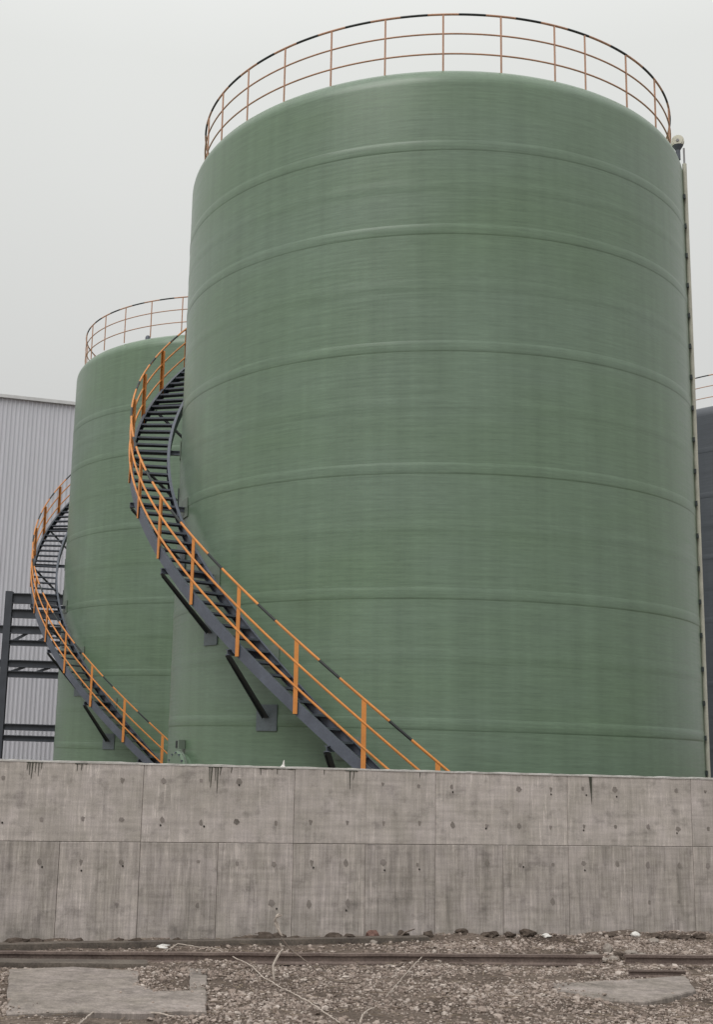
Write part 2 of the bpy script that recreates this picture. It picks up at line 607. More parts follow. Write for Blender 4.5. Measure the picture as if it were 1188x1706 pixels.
# thin uneven mortar skim along the top
mb = MB()
n = 300
xa, xb = 0.607 + S0 * PW, 0.607 + S1 * PW
vs = []
for i in range(n + 1):
    x = xa + (xb - xa) * i / n
    hgt = 0.008 + 0.008 * (0.5 + 0.5 * math.sin(x * 3.1) * math.sin(x * 7.7 + 1)) + pr.uniform(0, 0.006)
    lip = 0.004 + pr.uniform(0, 0.006)
    vs += [(x, -lip, WALL_H - 0.006), (x, -lip * .6, WALL_H + hgt), (x, 0.30, WALL_H + hgt), (x, 0.30, WALL_H - 0.006)]
fs = []
for i in range(n):
    a, b = 4 * i, 4 * i + 4
    for j in range(4):
        j2 = (j + 1) % 4
        fs.append((a + j, b + j, b + j2, a + j2))
mb.add(vs, fs)
build('mortar_skim', mb, M['mortar'], bund, sharp=0)

def px_wall(x, y):
    """along-wall distance and height of a picture point on the wall face"""
    d = ray(x, y)
    det = d.x * (-WD.y) + WD.x * d.y
    t = (WO.x * (-WD.y) + WD.x * WO.y) / det
    s = (d.x * t - WO.x) * WD.x + (d.y * t - WO.y) * WD.y
    return s, EYE + d.z * t

# dark runs under the wall top
runs = [(46, 14, .9), (49, 22, 1), (54, 28, 1.2), (59, 18, 1), (64, 24, .9), (69, 12, .9), (128, 13, 1), (136, 12, 1.1), (349, 26, 1.0), (353, 36, 1.3),
        (359, 24, 1), (363, 44, 1.2), (368, 14, 1), (386, 10, .9), (434, 12, .9), (462, 10, .9), (540, 9, .9), (583, 32, 1.1), (590, 16, .9), (700, 9, .8)]
for x, L, w in runs:
    s, z = px_wall(x, 1285)
    s2, z2 = px_wall(x, 1285 + L)
    ln = z - z2
    hw = 0.0050 * w
    dx = pr.uniform(-.012, .004)
    vs = [(-hw * 1.3, 0, 0), (hw * 1.3, 0, 0), (hw * .8 + dx * .4, 0, -ln * .45), (hw * .45 + dx, 0, -ln * .92), (dx, 0, -ln), (-hw * .5 + dx, 0, -ln * .92), (-hw * .9 + dx * .4, 0, -ln * .45)]
    n = len(vs)
    vs += [(a, 0.004, c) for a, b, c in vs]
    fs = [tuple(range(n))[::-1]] + [(i, (i + 1) % n, n + (i + 1) % n, n + i) for i in range(n)]
    build('run_stain', MB().add(vs, fs), M['stain'], bund, (s, -0.0065, WALL_H - 0.007), sharp=0)
for x0, x1 in ((44, 71), (124, 146), (347, 370), (432, 490), (575, 596)):
    s0, s1 = px_wall(x0, 1285)[0], px_wall(x1, 1285)[0]
    vs, m = [], 14
    for i in range(m + 1):
        vs.append((s0 + (s1 - s0) * i / m, 0, -0.004 - 0.012 * random.random()))
    vs += [(s1, 0, 0), (s0, 0, 0)]
    n = len(vs)
    vs += [(a, 0.004, c) for a, b, c in vs]
    fs = [tuple(range(n))] + [(i, (i + 1) % n, n + (i + 1) % n, n + i) for i in range(n)]
    build('run_stain', MB().add(vs, fs), M['stain'], bund, (0, -0.0068, WALL_H - 0.006), sharp=0)
# wedge shaped open crack by the right seam
s, z = px_wall(981, 1300)
vs = [(0, 0, 0), (0.045, 0, 0), (0.042, 0, -0.18), (0.037, 0, -0.36), (0.026, 0, -0.22)]
vs += [(a, 0.004, c) for a, b, c in vs]
build('wedge_crack', MB().add(vs, [(4, 3, 2, 1, 0)] + [(i, (i + 1) % 5, 5 + (i + 1) % 5, 5 + i) for i in range(5)]), M['stain'], bund, (s, -0.0068, WALL_H - 0.008), sharp=0)

# ------------------------------------------------------------------ tanks
TR = 5.02
BANDS1 = [2.64, 4.65, 6.655, 8.69, 10.715, 12.215]
BANDS2 = [2.17, 4.15, 6.10, 8.20, 10.33, 11.66]
ZK, KA, KB = 13.44, 0.40, 0.40

def front_angle(c):
    return math.atan2(-c[0], -c[1])

def make_tank(label, c, mat, bands, foundation=True):
    fr = front_angle(c)
    t = thing('storage_tank', label, 'tank', (c[0], c[1], 0), -fr)
    zb = 0.35
    prof = [(TR, zb)] + [(TR, zb + (ZK - zb) * i / 10) for i in range(1, 11)]
    for i in range(1, 13):
        a = math.pi / 2 * i / 12
        prof.append((TR - KA + KA * math.cos(a), ZK + KB * math.sin(a)))
    lathe('shell', prof, 192, mat, t)
    rr = TR - KA
    lathe('roof', [(rr * (1 - i / 8) + 0.001 * (i == 8), ZK + KB + 0.55 * (1 - (1 - i / 8) ** 2)) for i in range(9)], 96, mat, t)
    for z in bands:
        h = 0.17
        lathe('reinforcing_band', [(TR - 0.003, z - 0.016), (TR + 0.004, z + 0.004), (TR + 0.0065, z + 0.025), (TR + 0.0065, z + h - 0.05), (TR + 0.004, z + h - 0.015), (TR - 0.003, z + h + 0.03)], 192, mat, t, 60)
    for a, b in zip(bands, bands[1:]):
        z = (a + b) / 2 + 0.1
        lathe('lap_seam', [(TR - 0.002, z - 0.16), (TR + 0.002, z - 0.04), (TR + 0.004, z + 0.0), (TR + 0.003, z + 0.06), (TR - 0.002, z + 0.2)], 192, mat, t, 60)
    if foundation:
        lathe('foundation', [(TR + 0.35, -0.2), (TR + 0.35, 0.30), (TR + 0.30, 0.348), (TR - 0.3, 0.348)], 96, M['slab'], t)
    return t

C1 = (3.179, 23.814)
C2 = (-1.294, 37.614)
P3 = on_y(1176, 622.5, 38.6)
v = Vector((P3.x, P3.y, 0))
az3 = math.atan2(v.x, v.y) + R(1.2)
frq = az3 + math.pi + R(26)
C3 = (P3.x - 4.8 * math.sin(frq), P3.y - 4.8 * math.cos(frq))
tank1 = make_tank('tall green fibreglass tank nearest the wall, filling the middle of the view', C1, M['frp'], BANDS1)
tank2 = make_tank('green fibreglass tank on the left, half hidden behind the nearest tank', C2, M['frp'], BANDS2)
tank3 = make_tank('dark blue-grey tank at the right edge, mostly hidden behind the nearest green tank', C3, M['frp_dark'], BANDS1)

# manway low on the near tank
def manway(t, deg, z, rad):
    rot = Matrix.Rotation(-R(deg), 3, 'Z')
    def cyl(r0, r1, d0, d1, n=36):
        mb = MB()
        vs, fs = [], []
        for dd, q in ((d0, r0), (d1, r1)):
            for k in range(n):
                a = 2 * math.pi * k / n
                vs.append(rot @ Vector((q * math.cos(a), dd, z + q * math.sin(a))))
        fs = [(k, (k + 1) % n, n + (k + 1) % n, n + k) for k in range(n)] + [tuple(range(n, 2 * n)), tuple(range(n))[::-1]]
        return mb.add(vs, fs)
    mw = build('manway', cyl(rad - .07, rad - .07, TR - 0.06, TR + 0.10), M['frp'], t)
    build('flange', cyl(rad, rad, TR + 0.10, TR + 0.135), M['pad'], mw)
    build('cover', cyl(rad - .01, rad - .05, TR + 0.137, TR + 0.165), M['frp'], mw)
    for k in range(16):
        a = 2 * math.pi * k / 16
        p = Vector((math.cos(a) * (rad - .045), TR + 0.17, z + math.sin(a) * (rad - .045)))
        build('bolt', MB().box(rot @ p, (0.03, 0.03, 0.03), rot), M['steel'], mw)
    hb = build('hinge_box', MB().box(rot @ Vector((0.04, TR + 0.07, z + rad + 0.10)), (0.15, 0.12, 0.16), rot), M['pad'], mw)
    build('socket', MB().box(rot @ Vector((0.065, TR + 0.135, z + rad + 0.10)), (0.07, 0.012, 0.12), rot), M['black'], mw)
manway(tank1, 58.0, 1.72, 0.50)
# small roof vent on the left tank
build('vent', MB().tube([pol(4.66, 33.5, 13.75), pol(4.66, 33.5, 13.90), pol(4.66, 33.5, 13.95)], [0.075, 0.075, 0.05], 12), M['steel'], tank2)

# ------------------------------------------------------------------ guard rails on the tank tops
def make_guard(label, c, offset, extra=(), dz=0.0):
    g = thing('guardrail', label, 'railing', (c[0], c[1], 13.79 + dz), -front_angle(c), 'guardrails round the tank tops')
    top = build('top_rail', ring_tube(4.80, 1.08, 0.020), M['orange_brown'], g)
    for z in (0.71, 0.33):
        build('middle_rail', ring_tube(4.80, z, 0.015), M['orange_brown'], g)
    post = MB().tube([(0, 4.80, -0.01), (0, 4.80, 1.065)], 0.017, 8).mesh('post', M['orange_brown'])
    band = MB().tube([pol(4.80, 3.2 + 5.6 * i / 6, 1.08) for i in range(7)], 0.0212, 8).mesh('black_band', M['black'])
    for k in range(30):
        ang = (offset + 12 * k + 180) % 360 - 180
        if not (extra and -84 < ang < -30):
            put('post', post, g, (0, 0, 0), -R(ang))
        put('black_band', band, top, (0, 0, 0), -R(offset + 12 * k))
    for e in extra:
        put('post', post, g, (0, 0, 0), -R(e))
    return g
make_guard('orange tubular guardrail round the top of the nearest green tank', C1, -2.2, (-33.9, -46.6, -59.8, -73.5))
make_guard('orange tubular guardrail round the top of the left green tank', C2, 7.2, dz=0.06)
make_guard('orange tubular guardrail round the top of the dark tank at the right edge', C3, 8.0)

# ------------------------------------------------------------------ spiral stairs
RI, RO_ = 5.24, 6.0
KZ = 4.877                      # rise per radian

def sweep(section, z0, d0, d1, step=2.0):
    """section: list of (radius, dz); swept along the helix z = z0 + KZ*angle"""
    n = max(2, int(abs(d1 - d0) / step) + 1)
    k = len(section)
    mb = MB()
    for i in range(n + 1):
        d = d0 + (d1 - d0) * i / n
        for r_, dz in section:
            mb.v.append(tuple(pol(r_, d, z0 + KZ * R(d) + dz)))
    for i in range(n):
        for j in range(k):
            j2 = (j + 1) % k
            mb.f.append((i * k + j, i * k + j2, (i + 1) * k + j2, (i + 1) * k + j))
    mb.f.append(tuple(range(k))[::-1])
    mb.f.append(tuple(n * k + j for j in range(k)))
    return mb

def hel(r_, d, z0, dz):
    return pol(r_, d, z0 + KZ * R(d) + dz)

def htube(r_, dz, z0, d0, d1, rad, step=2.5, n=8):
    m = max(2, int(abs(d1 - d0) / step) + 1)
    return MB().tube([hel(r_, d0 + (d1 - d0) * i / m, z0, dz) for i in range(m + 1)], rad, n)

def make_stairs(label, c, z0, post0, dpost, br0, zend=13.0):
    d0 = math.degrees((0.02 - z0) / KZ)
    d1 = math.degrees((zend - z0) / KZ)
    t = thing('spiral_staircase', label, 'staircase', (c[0], c[1], 0), -front_angle(c), 'spiral stairs climbing the green tanks')
    # channel-shaped stringers
    out = [(RO_ + .006, -0.02), (RO_ + .006, 0.20), (RO_ - .055, 0.20), (RO_ - .055, 0.19), (RO_ - .006, 0.19), (RO_ - .006, -0.01), (RO_ - .055, -0.01), (RO_ - .055, -0.02)]
    inn = [(RI - .006, -0.02), (RI + .05, -0.02), (RI + .05, -0.01), (RI + .006, -0.01), (RI + .006, 0.19), (RI + .05, 0.19), (RI + .05, 0.20), (RI - .006, 0.20)]
    build('stringer', sweep(out, z0, d0, d1), M['steel'], t)
    build('stringer', sweep(inn, z0, d0, d1), M['steel'], t)
    # treads: plate with folded nosing and rear lip
    dphi = math.degrees(0.2 / KZ)
    a = R(dphi) * 0.40
    tm = MB()
    ri, ro = RI + .012, RO_ - .012
    def q(r_, an, z):
        return (r_ * math.sin(an), r_ * math.cos(an), z)
    def slab(a0, a1, za, zb):
        vs = [q(ri, a0, za), q(ro, a0, za), q(ro, a1, za), q(ri, a1, za), q(ri, a0, zb), q(ro, a0, zb), q(ro, a1, zb), q(ri, a1, zb)]
        tm.add(vs, [(0, 1, 2, 3), (7, 6, 5, 4), (0, 4, 5, 1), (1, 5, 6, 2), (2, 6, 7, 3), (3, 7, 4, 0)])
    slab(-a, a, -0.005, 0.0)
    slab(-a - 0.0012, -a + 0.0001, -0.032, 0.001)
    slab(a - 0.0001, a + 0.0012, -0.032, 0.001)
    tread = tm.mesh('tread', M['steel'], 0)
    nst = int((zend - 0.15) / 0.2)
    for k in range(nst):
        z = 0.2 * (k + 1) + 0.02
        d = math.degrees((z - 0.11 - z0) / KZ)
        put('tread', tread, t, (0, 0, z), -R(d))
    # handrail, middle rails, posts
    hr = build('handrail', htube(RO_ + .03, 1.10, z0, d0 + 6, d1, 0.021), M['orange'], t)
    for dz in (0.76, 0.40):
        build('middle_rail', htube(RO_ + .03, dz, z0, d0 + 6, d1, 0.0195), M['orange'], t)
    pm = MB()
    pm.box((-0.0, RO_ + .034, 0.55), (0.072, 0.007, 1.10))
    pm.box((0.0325, RO_ + .034 - 0.033, 0.548), (0.007, 0.058, 1.096))
    post = pm.mesh('post', M['orange'], 0)
    band = htube(RO_ + .03, 1.10, 0, -0.35 * dpost - 0.0, -0.65 * dpost, 0.0225, 0.6).mesh('black_band', M['black'])
    k = math.floor((d0 + 6 - post0) / dpost) + 1
    while True:
        d = post0 + k * dpost
        if d > d1:
            break
        put('post', post, t, (0, 0, z0 + KZ * R(d)), -R(d))
        if d - .65 * dpost > d0 + 6:
            put('black_band', band, hr, (0, 0, z0 + KZ * R(d)), -R(d))
        k += 1
    # brackets: arm under both stringers, sloping strut, plates on the shell
    k = math.floor((d0 + 8 - br0) / 16.9) + 1
    arm_me = MB().ibeam((0, TR + .02, 0), (0, RO_ + .07, 0), 0.075, 0.09, 0.012).mesh('bracket_arm', M['steel'], 0)
    sm = MB()
    sm.beam((0, RO_ + .05, -0.05), (0, TR + .03, -0.97), 0.115, 0.012, (0, 1, 0.4))
    sm.beam((0.037, RO_ + .02, -0.07), (0.037, TR + .06, -0.97), 0.010, 0.06, (0, 1, 0.4))
    strut_me = sm.mesh('strut', M['strut'], 0)
    pl_me = MB().box((0, TR + .014, 0), (0.42, 0.016, 0.42)).mesh('mounting_plate', M['plate'], 0)
    pu_me = MB().box((0, TR + .014, 0.02), (0.44, 0.016, 0.36)).mesh('mounting_plate', M['pad'], 0)
    while br0 + 16.9 * k < d1 - 2:
        d = br0 + 16.9 * k
        za = z0 + KZ * R(d) - 0.068
        if za > 0.3:
            arm = put('bracket_arm', arm_me, t, (0, 0, za), -R(d))
            put('mounting_plate', pu_me, arm)
            if za > 1.3:
                put('strut', strut_me, arm)
                put('mounting_plate', pl_me, arm, (0, 0, -0.97))
        k += 1
    return t
make_stairs('large spiral staircase with orange handrail curling round the nearest green tank', C1, 1.159, 9.1, 10.25, 14.3)
make_stairs('smaller distant spiral staircase with orange handrail on the left green tank', C2, 0.228, 14.6, 10.55, 3.7)

# ------------------------------------------------------------------ level gauge down the right side of the near tank
GD = -73.5
lg = thing('level_gauge', 'pale vertical gauge pipe with pulley head down the right side of the nearest tank', 'level gauge', (C1[0], C1[1], 0), -front_angle(C1) - R(GD))
yq = TR + 0.035
build('pipe', MB().tube([(0, yq, 0.4), (0, yq, 13.62)], 0.04, 14), M['pipe'], lg)
build('cable', MB().tube([(-0.07, yq - 0.01, 0.4), (-0.07, yq - 0.01, 13.7)], 0.012, 6), M['grey'], lg)
lk = MB().box((-0.085, yq - 0.01, 0), (0.022, 0.03, 0.28)).mesh('scale_link', M['pipe'], 0)
bk = MB()
bk.box((0.10, TR + 0.02, 0), (0.05, 0.04, 0.085))
bk.box((0.0, TR + 0.03, 0), (0.16, 0.02, 0.04))
bk_me = bk.mesh('clamp', M['strut'], 0)
for k in range(21):
    put('clamp', bk_me, lg, (0, 0, 0.9 + 0.6 * k))
    put('scale_link', lk, lg, (0, 0, 0.65 + 0.6 * k))
mast = build('mast', MB().tube([(0.0, yq, 13.60), (0.0, yq, 13.95)], 0.02, 8), M['grey'], lg)
build('cable_clip', MB().box((-0.06, yq, 13.48), (0.06, 0.06, 0.16)), M['black'], lg)
# pulley wheel in a dark cup on the shoulder, turned towards the viewer
dv = ray(1129, 236)
ctr = Vector((C1[0], C1[1], 0))
best = None
for tt in np.linspace(20, 30, 400):
    p = Vector((0, 0, EYE)) + dv * float(tt)
    rr = math.hypot(p.x - ctr.x, p.y - ctr.y)
    if best is None or abs(rr - 4.86) < best[0]:
        best = (abs(rr - 4.86), p.copy())
hp = best[1]
la = -front_angle(C1) - R(GD)
loc = Matrix.Rotation(-la, 3, 'Z') @ (hp - ctr)
tow = Matrix.Rotation(-la, 3, 'Z') @ Vector((-0.33, -0.94, 0.0)).normalized()
side = Vector((0, 0, 1)).cross(tow).normalized()
def disc(c, n_, u_, r0, r1, d0, d1, k=22):
    mb = MB()
    w_ = n_.cross(u_)
    vs = []
    for dd, q in ((d0, r0), (d1, r1)):
        vs += [c + n_ * dd + (u_ * math.cos(2 * math.pi * i / k) + w_ * math.sin(2 * math.pi * i / k)) * q for i in range(k)]
    return mb.add(vs, [(i, (i + 1) % k, k + (i + 1) % k, k + i) for i in range(k)] + [tuple(range(k, 2 * k)), tuple(range(k))[::-1]])
head = disc(loc, tow, side, 0.128, 0.118, -0.05, 0.03)
h2 = disc(loc, tow, side, 0.10, 0.09, 0.031, 0.042)
head.add(h2.v, h2.f)
hd = build('pulley_head', head, M['lamp'], lg)
build('hub', disc(loc, tow, side, 0.03, 0.026, 0.043, 0.06), M['grey'], hd)
zv = Vector((0, 0, 1))
cup = disc(loc + Vector((0, 0, -0.20)), zv, side, 0.045, 0.105, 0.0, 0.10)
c2 = disc(loc + Vector((0, 0, -0.40)), zv, side, 0.045, 0.045, 0.0, 0.20)
cup.add(c2.v, c2.f)
build('cup_mount', cup, M['steel'], lg)

# ------------------------------------------------------------------ warehouse behind, left
wh_o = on_y(0, 662, 50)
WH_Z = wh_o.z
wh = thing('warehouse', 'pale grey warehouse with vertical ribbed cladding behind the left tank', 'building', (wh_o.x, wh_o.y, 0), WA)
mb = MB().box((0.6, 10.2, WH_Z / 2 - 0.3), (27, 20, WH_Z - 0.5))
build('wall', mb, M['clad'], wh)
mb = MB()
pitch, dep = 0.18, 0.032
prof = []
for k in range(5):
    x = k * pitch
    prof += [(x, 0), (x + .075, 0), (x + .10, -dep), (x + .155, -dep)]
prof.append((5 * pitch, 0))
vs = [(x, y, 0.0) for x, y in prof] + [(x, y, WH_Z) for x, y in prof]
n = len(prof)
mb.add(vs, [(i, i + 1, n + i + 1, n + i) for i in range(n - 1)])
sheet = mb.mesh('cladding_sheet', M['clad'], 0)
for k in range(-14, 15):
    put('cladding_sheet', sheet, wh, (k * 5 * pitch, 0.05, 0))
mb = MB().box((0.45, 0.02, WH_Z + 0.06), (26.4, 0.24, 0.14))
build('parapet_trim', mb, M['trim'], wh)
mb = MB().box((0.6, 10.2, WH_Z - 0.3), (26.4, 19.8, 0.3))
build('roof', mb, M['clad'], wh)
build('base_wall', MB().box((0.45, -0.02, 0.5), (26.4, 0.1, 1.0)), M['slab'], wh)

# ------------------------------------------------------------------ steel pipe rack in front of the warehouse
RY = 44.0
o_ = on_y(8, 1100, RY)
rk = thing('pipe_rack', 'dark steel beam framework in front of the grey warehouse, behind the left tank', 'steel frame', (o_.x, RY, 0))
def lz(y, x=50):
    return on_y(x, y, RY).z
xl, xr = 0.0, 7.5
beams = [(989, 1006), (1015.5, 1030), (1043, 1056), (1066.5, 1076), (1100, 1112), (1118, 1129), (1206, 1217), (1225, 1235)]
for i, (a, b) in enumerate(beams):
    za, zb = lz(a), lz(b)
    h = za - zb
    zc = (za + zb) / 2
    xs = xl - 2.5 if i in (6, 7) else xl - (1.2 if i in (2, 4) else 0.0)
    yb = 0.0 if i != 1 else 0.0
    build('beam', MB().ibeam((xs, yb, zc), (xr, yb, zc), 0.2, h, 0.03), M['rack'], rk, sharp=0)
for xx in (0.0, 3.6, 7.2):
    build('column', MB().ibeam((xx, 0.012, 0.02), (xx, 0.012, lz(986)), 0.26, 0.24, 0.025, (0, 1, 0)), M['rack'], rk, sharp=0)
for a, b in ((2, 3), (4, 5)):
    z0_, z1_ = lz(beams[a][1]), lz(beams[b][0])
    for xx in (0.55, 1.45, 2.3, 3.2, 4.1, 5.0):
        build('web_brace', MB().beam((xx - 0.28, 0.03, z1_ - .02), (xx + 0.18, 0.03, z0_ + .02), 0.08, 0.12, (0, 1, 0)), M['rack'], rk, sharp=0)

# ------------------------------------------------------------------ rails, sleeper, slabs on the gravel
def gpt(x, y, dz=0.0):
    p = on_z(x, y, 0.03)
    return Vector((p.x, p.y, float(gz(p.x, p.y)) + dz))

def flat_rail(name, label, cat, a, b, h, w, mat, group=None, flange=True):
    """old rail: head, web and foot swept from a to b with a little sag"""
    a, b = Vector(a), Vector(b)
    d = (b - a)
    L = d.length
    d.normalize()
    x = Vector((d.y, -d.x, 0)).normalized()
    hw = w / 2
    sec = [(-hw, h), (hw, h), (hw, h * .78), (hw * .35, h * .68), (hw * .35, h * .3), (hw * 1.7, h * .14), (hw * 1.7, 0), (-hw * 1.7, 0), (-hw * 1.7, h * .14), (-hw * .35, h * .3), (-hw * .35, h * .68), (-hw, h * .78)] if flange else \
          [(-hw, h), (hw, h), (hw * 1.03, h * .5), (hw, 0), (-hw, 0), (-hw, h * .5)]
    n = max(3, int(L / 0.25))
    mb = MB()
    k = len(sec)
    c0 = (a + b) / 2
    rr = random.Random(hash(label) % 1000)
    for i in range(n + 1):
        p = a + d * (L * i / n) - c0
        jz, jx = rr.uniform(-.003, .003), rr.uniform(-.003, .003)
        for sx, sz in sec:
            q = p + x * (sx + jx) + Vector((0, 0, sz + jz))
            mb.v.append(tuple(q))
    for i in range(n):
        for j in range(k):
            j2 = (j + 1) % k
            mb.f.append((i * k + j, (i + 1) * k + j, (i + 1) * k + j2, i * k + j2))
    mb.f.append(tuple(range(k)))
    mb.f.append(tuple(n * k + j for j in range(k))[::-1])
    o = build(name, mb, mat, None, c0, 0, 30)
    return tag(o, label, cat, group)

ra, rb, rc, rd = on_z(-60, 1601, 0), on_z(600, 1601, 0), on_z(1003, 1606, 0), on_z(1042, 1607, 0)
re_ = on_z(1260, 1609, 0)
flat_rail('steel_rail', 'long rusty steel rail lying across the gravel from the left edge', 'rail', ra + Vector((0, 0, -.01)), rc + Vector((0, 0, -.01)), 0.115, 0.065, M['rail'])
flat_rail('steel_rail', 'shorter rusty steel rail running out at the right edge', 'rail', rd + Vector((0, 0, -.01)), re_ + Vector((0, 0, -.01)), 0.125, 0.065, M['rail'])
flat_rail('timber_beam', 'dark timber beam half sunk along the foot of the wall at left', 'timber', wall_pt(-0.9, 0.36, -0.02), wall_pt(5.15, 0.27, -0.02), 0.085, 0.16, M['timber'], flange=False)
flat_rail('timber_plank', 'dark weathered plank lying above the left concrete slab', 'timber', on_z(-40, 1606, 0) + Vector((0, 0, -.01)), on_z(245, 1609, 0) + Vector((0, 0, -.01)), 0.055, 0.26, M['timber'], flange=False)
flat_rail('rail_offcut', 'short dark steel offcut lying behind the right concrete slab', 'rail', on_z(1048, 1626, 0), on_z(1142, 1627, 0), 0.07, 0.05, M['rail'])

def slab_obj(name, label, poly, top, tilt=0.0):  # slab shapes stand in for two smeared grey patches in the gravel
    pts = [on_z(x, y, top) for x, y in poly]
    c = sum(pts, Vector()) / len(pts)
    fine = []
    rr = random.Random(len(poly))
    for a, b in zip(pts, pts[1:] + pts[:1]):
        m = max(1, int((b - a).length / 0.12))
        for i in range(m):
            q = a.lerp(b, i / m) - c
            jit = 0.012 if i else 0.004
            fine.append(Vector((q.x + rr.uniform(-jit, jit), q.y + rr.uniform(-jit, jit), 0)))
    n = len(fine)
    inner = [q * 0.985 for q in fine]
    vs = [tuple(q + Vector((0, 0, top))) for q in inner] + [tuple(q + Vector((0, 0, top - 0.012))) for q in fine] + [tuple(q + Vector((0, 0, -0.08))) for q in fine]
    fs = [tuple(range(n))]
    for i in range(n):
        j = (i + 1) % n
        fs += [(i, n + i, n + j, j), (n + i, 2 * n + i, 2 * n + j, n + j)]
    o = build(name, MB().add(vs, fs), M['slab'], None, (c.x, c.y, 0), 0, 0)
    tag(o, label, 'slab')
    me = o.data
    import bmesh
    bm = bmesh.new()
    bm.from_mesh(me)
    bmesh.ops.recalc_face_normals(bm, faces=bm.faces)
    bm.to_mesh(me)
    bm.free()
    return [(p.x, p.y) for p in pts]
SLAB_L = [(15, 1613), (120, 1609), (228, 1616), (232, 1640), (262, 1650), (318, 1649), (318, 1612), (344, 1613), (345, 1683), (300, 1681), (235, 1686), (130, 1683), (12, 1687)]
SLAB_R = [(919, 1637), (990, 1633), (1060, 1630), (1143, 1624), (1160, 1648), (1122, 1658), (1078, 1667), (1008, 1664), (965, 1655), (930, 1650)]
polyL = slab_obj('smear_slab', 'large flat concrete slab with a notched corner, standing in for a smeared patch at lower left', SLAB_L, 0.042)
polyR = slab_obj('smear_slab', 'smaller ragged concrete slab standing in for a smeared patch at lower right', SLAB_R, 0.038)

# ------------------------------------------------------------------ gravel
def inside(px, py, poly):
    res = np.zeros(px.shape, bool)
    n = len(poly)
    for i in range(n):
        x0, y0 = poly[i]
        x1, y1 = poly[(i + 1) % n]
        c = ((y0 > py) != (y1 > py)) & (px < (x1 - x0) * (py - y0) / (y1 - y0 + 1e-12) + x0)
        res ^= c
    return res

def segdist(px, py, a, b):
    ax, ay, bx, by = a.x, a.y, b.x, b.y
    t = np.clip(((px - ax) * (bx - ax) + (py - ay) * (by - ay)) / ((bx - ax) ** 2 + (by - ay) ** 2), 0, 1)
    return np.hypot(px - ax - t * (bx - ax), py - ay - t * (by - ay))

ico_t = (1 + 5 ** .5) / 2
IV = np.array([(-1, ico_t, 0), (1, ico_t, 0), (-1, -ico_t, 0), (1, -ico_t, 0), (0, -1, ico_t), (0, 1, ico_t), (0, -1, -ico_t), (0, 1, -ico_t), (ico_t, 0, -1), (ico_t, 0, 1), (-ico_t, 0, -1), (-ico_t, 0, 1)]) / 1.9
IF = np.array([(0, 11, 5), (0, 5, 1), (0, 1, 7), (0, 7, 10), (0, 10, 11), (1, 5, 9), (5, 11, 4), (11, 10, 2), (10, 7, 6), (7, 1, 8), (3, 9, 4), (3, 4, 2), (3, 2, 6), (3, 6, 8), (3, 8, 9), (4, 9, 5), (2, 4, 11), (6, 2, 10), (8, 6, 7), (9, 8, 1)])

def lownoise(x, y):
    return (np.sin(1.7 * x + 2.3 * y + .4) + np.sin(3.1 * x - 2.2 * y + 1.9) + np.sin(-1.2 * x + 4.4 * y) + .7 * np.sin(6.3 * x + 1.1 * y) + .7 * np.sin(2.1 * x - 7.7 * y + 2)) / 4.4

N = 150000
gx_ = RNG.uniform(-4.2, 7.8, N)
gy_ = RNG.uniform(9.6, 17.6, N)
dw = (gx_ - WO.x) * WN.x + (gy_ - WO.y) * WN.y
sw = (gx_ - WO.x) * WD.x + (gy_ - WO.y) * WD.y
keep = (dw > 0.03)
keep &= (np.abs(gx_ - 0.0 * gy_) < 9) & (gx_ > -0.245 * gy_ - 0.5) & (gx_ < 0.40 * gy_ + 0.6)
dens = np.clip(0.80 + 0.95 * lownoise(gx_, gy_) + 0.35 * np.sin(7 * gy_ + 1.5 * np.sin(1.3 * gx_)), 0.10, 1)
left_dark = (sw < 5.0) & (dw < 1.25 - 0.12 * sw)
dens = np.where(left_dark, dens * 0.28, dens)
keep &= RNG.random(N) < dens
ins = inside(gx_, gy_, polyL) | inside(gx_, gy_, polyR)
edge = np.minimum.reduce([segdist(gx_, gy_, Vector(p_ + (0,)), Vector(q_ + (0,))) for P_ in (polyL, polyR) for p_, q_ in zip(P_, P_[1:] + P_[:1])])
keep &= ~(ins & (RNG.random(N) > 0.02 + 0.5 * np.exp(-(edge / 0.06) ** 2)))
keep &= segdist(gx_, gy_, ra, rc) > 0.05
keep &= segdist(gx_, gy_, rd, re_) > 0.05
keep &= segdist(gx_, gy_, wall_pt(-0.9, 0.36), wall_pt(5.15, 0.27)) > 0.10
pl = segdist(gx_, gy_, on_z(-40, 1606, 0), on_z(245, 1609, 0)) > 0.15
keep &= pl
gx_, gy_, ins = gx_[keep], gy_[keep], ins[keep]
n = len(gx_)
size = np.clip(np.exp(RNG.normal(math.log(0.0094), 0.56, n)), 0.005, 0.036)
size = np.where(ins, size * 0.7, size)
vv = IV[None, :, :] * RNG.uniform(0.72, 1.2, (n, 12, 1))
vv = vv * np.stack([RNG.uniform(.8, 1.35, n), RNG.uniform(.7, 1.1, n), RNG.uniform(.45, .85, n)], 1)[:, None, :]
an = RNG.uniform(0, 2 * math.pi, n)
ca, sa = np.cos(an)[:, None], np.sin(an)[:, None]
tl = RNG.normal(0, .35, n)
ct, st = np.cos(tl)[:, None], np.sin(tl)[:, None]
y1 = vv[..., 1] * ct - vv[..., 2] * st
z1 = vv[..., 1] * st + vv[..., 2] * ct
vv = np.stack([vv[..., 0] * ca - y1 * sa, vv[..., 0] * sa + y1 * ca, z1], -1) * size[:, None, None]
base = gz(gx_, gy_) + size * 0.30 + np.where(ins, 0.036, 0)
vv += np.stack([gx_, gy_, base], 1)[:, None, :]
ff = (IF[None] + (np.arange(n) * 12)[:, None, None]).reshape(-1, 3)
gravel = put('gravel', np_mesh('gravel', vv.reshape(-1, 3), ff, M['stone']))
gravel['kind'] = 'stuff'
gravel['label'] = 'loose brown and grey gravel covering the foreground'
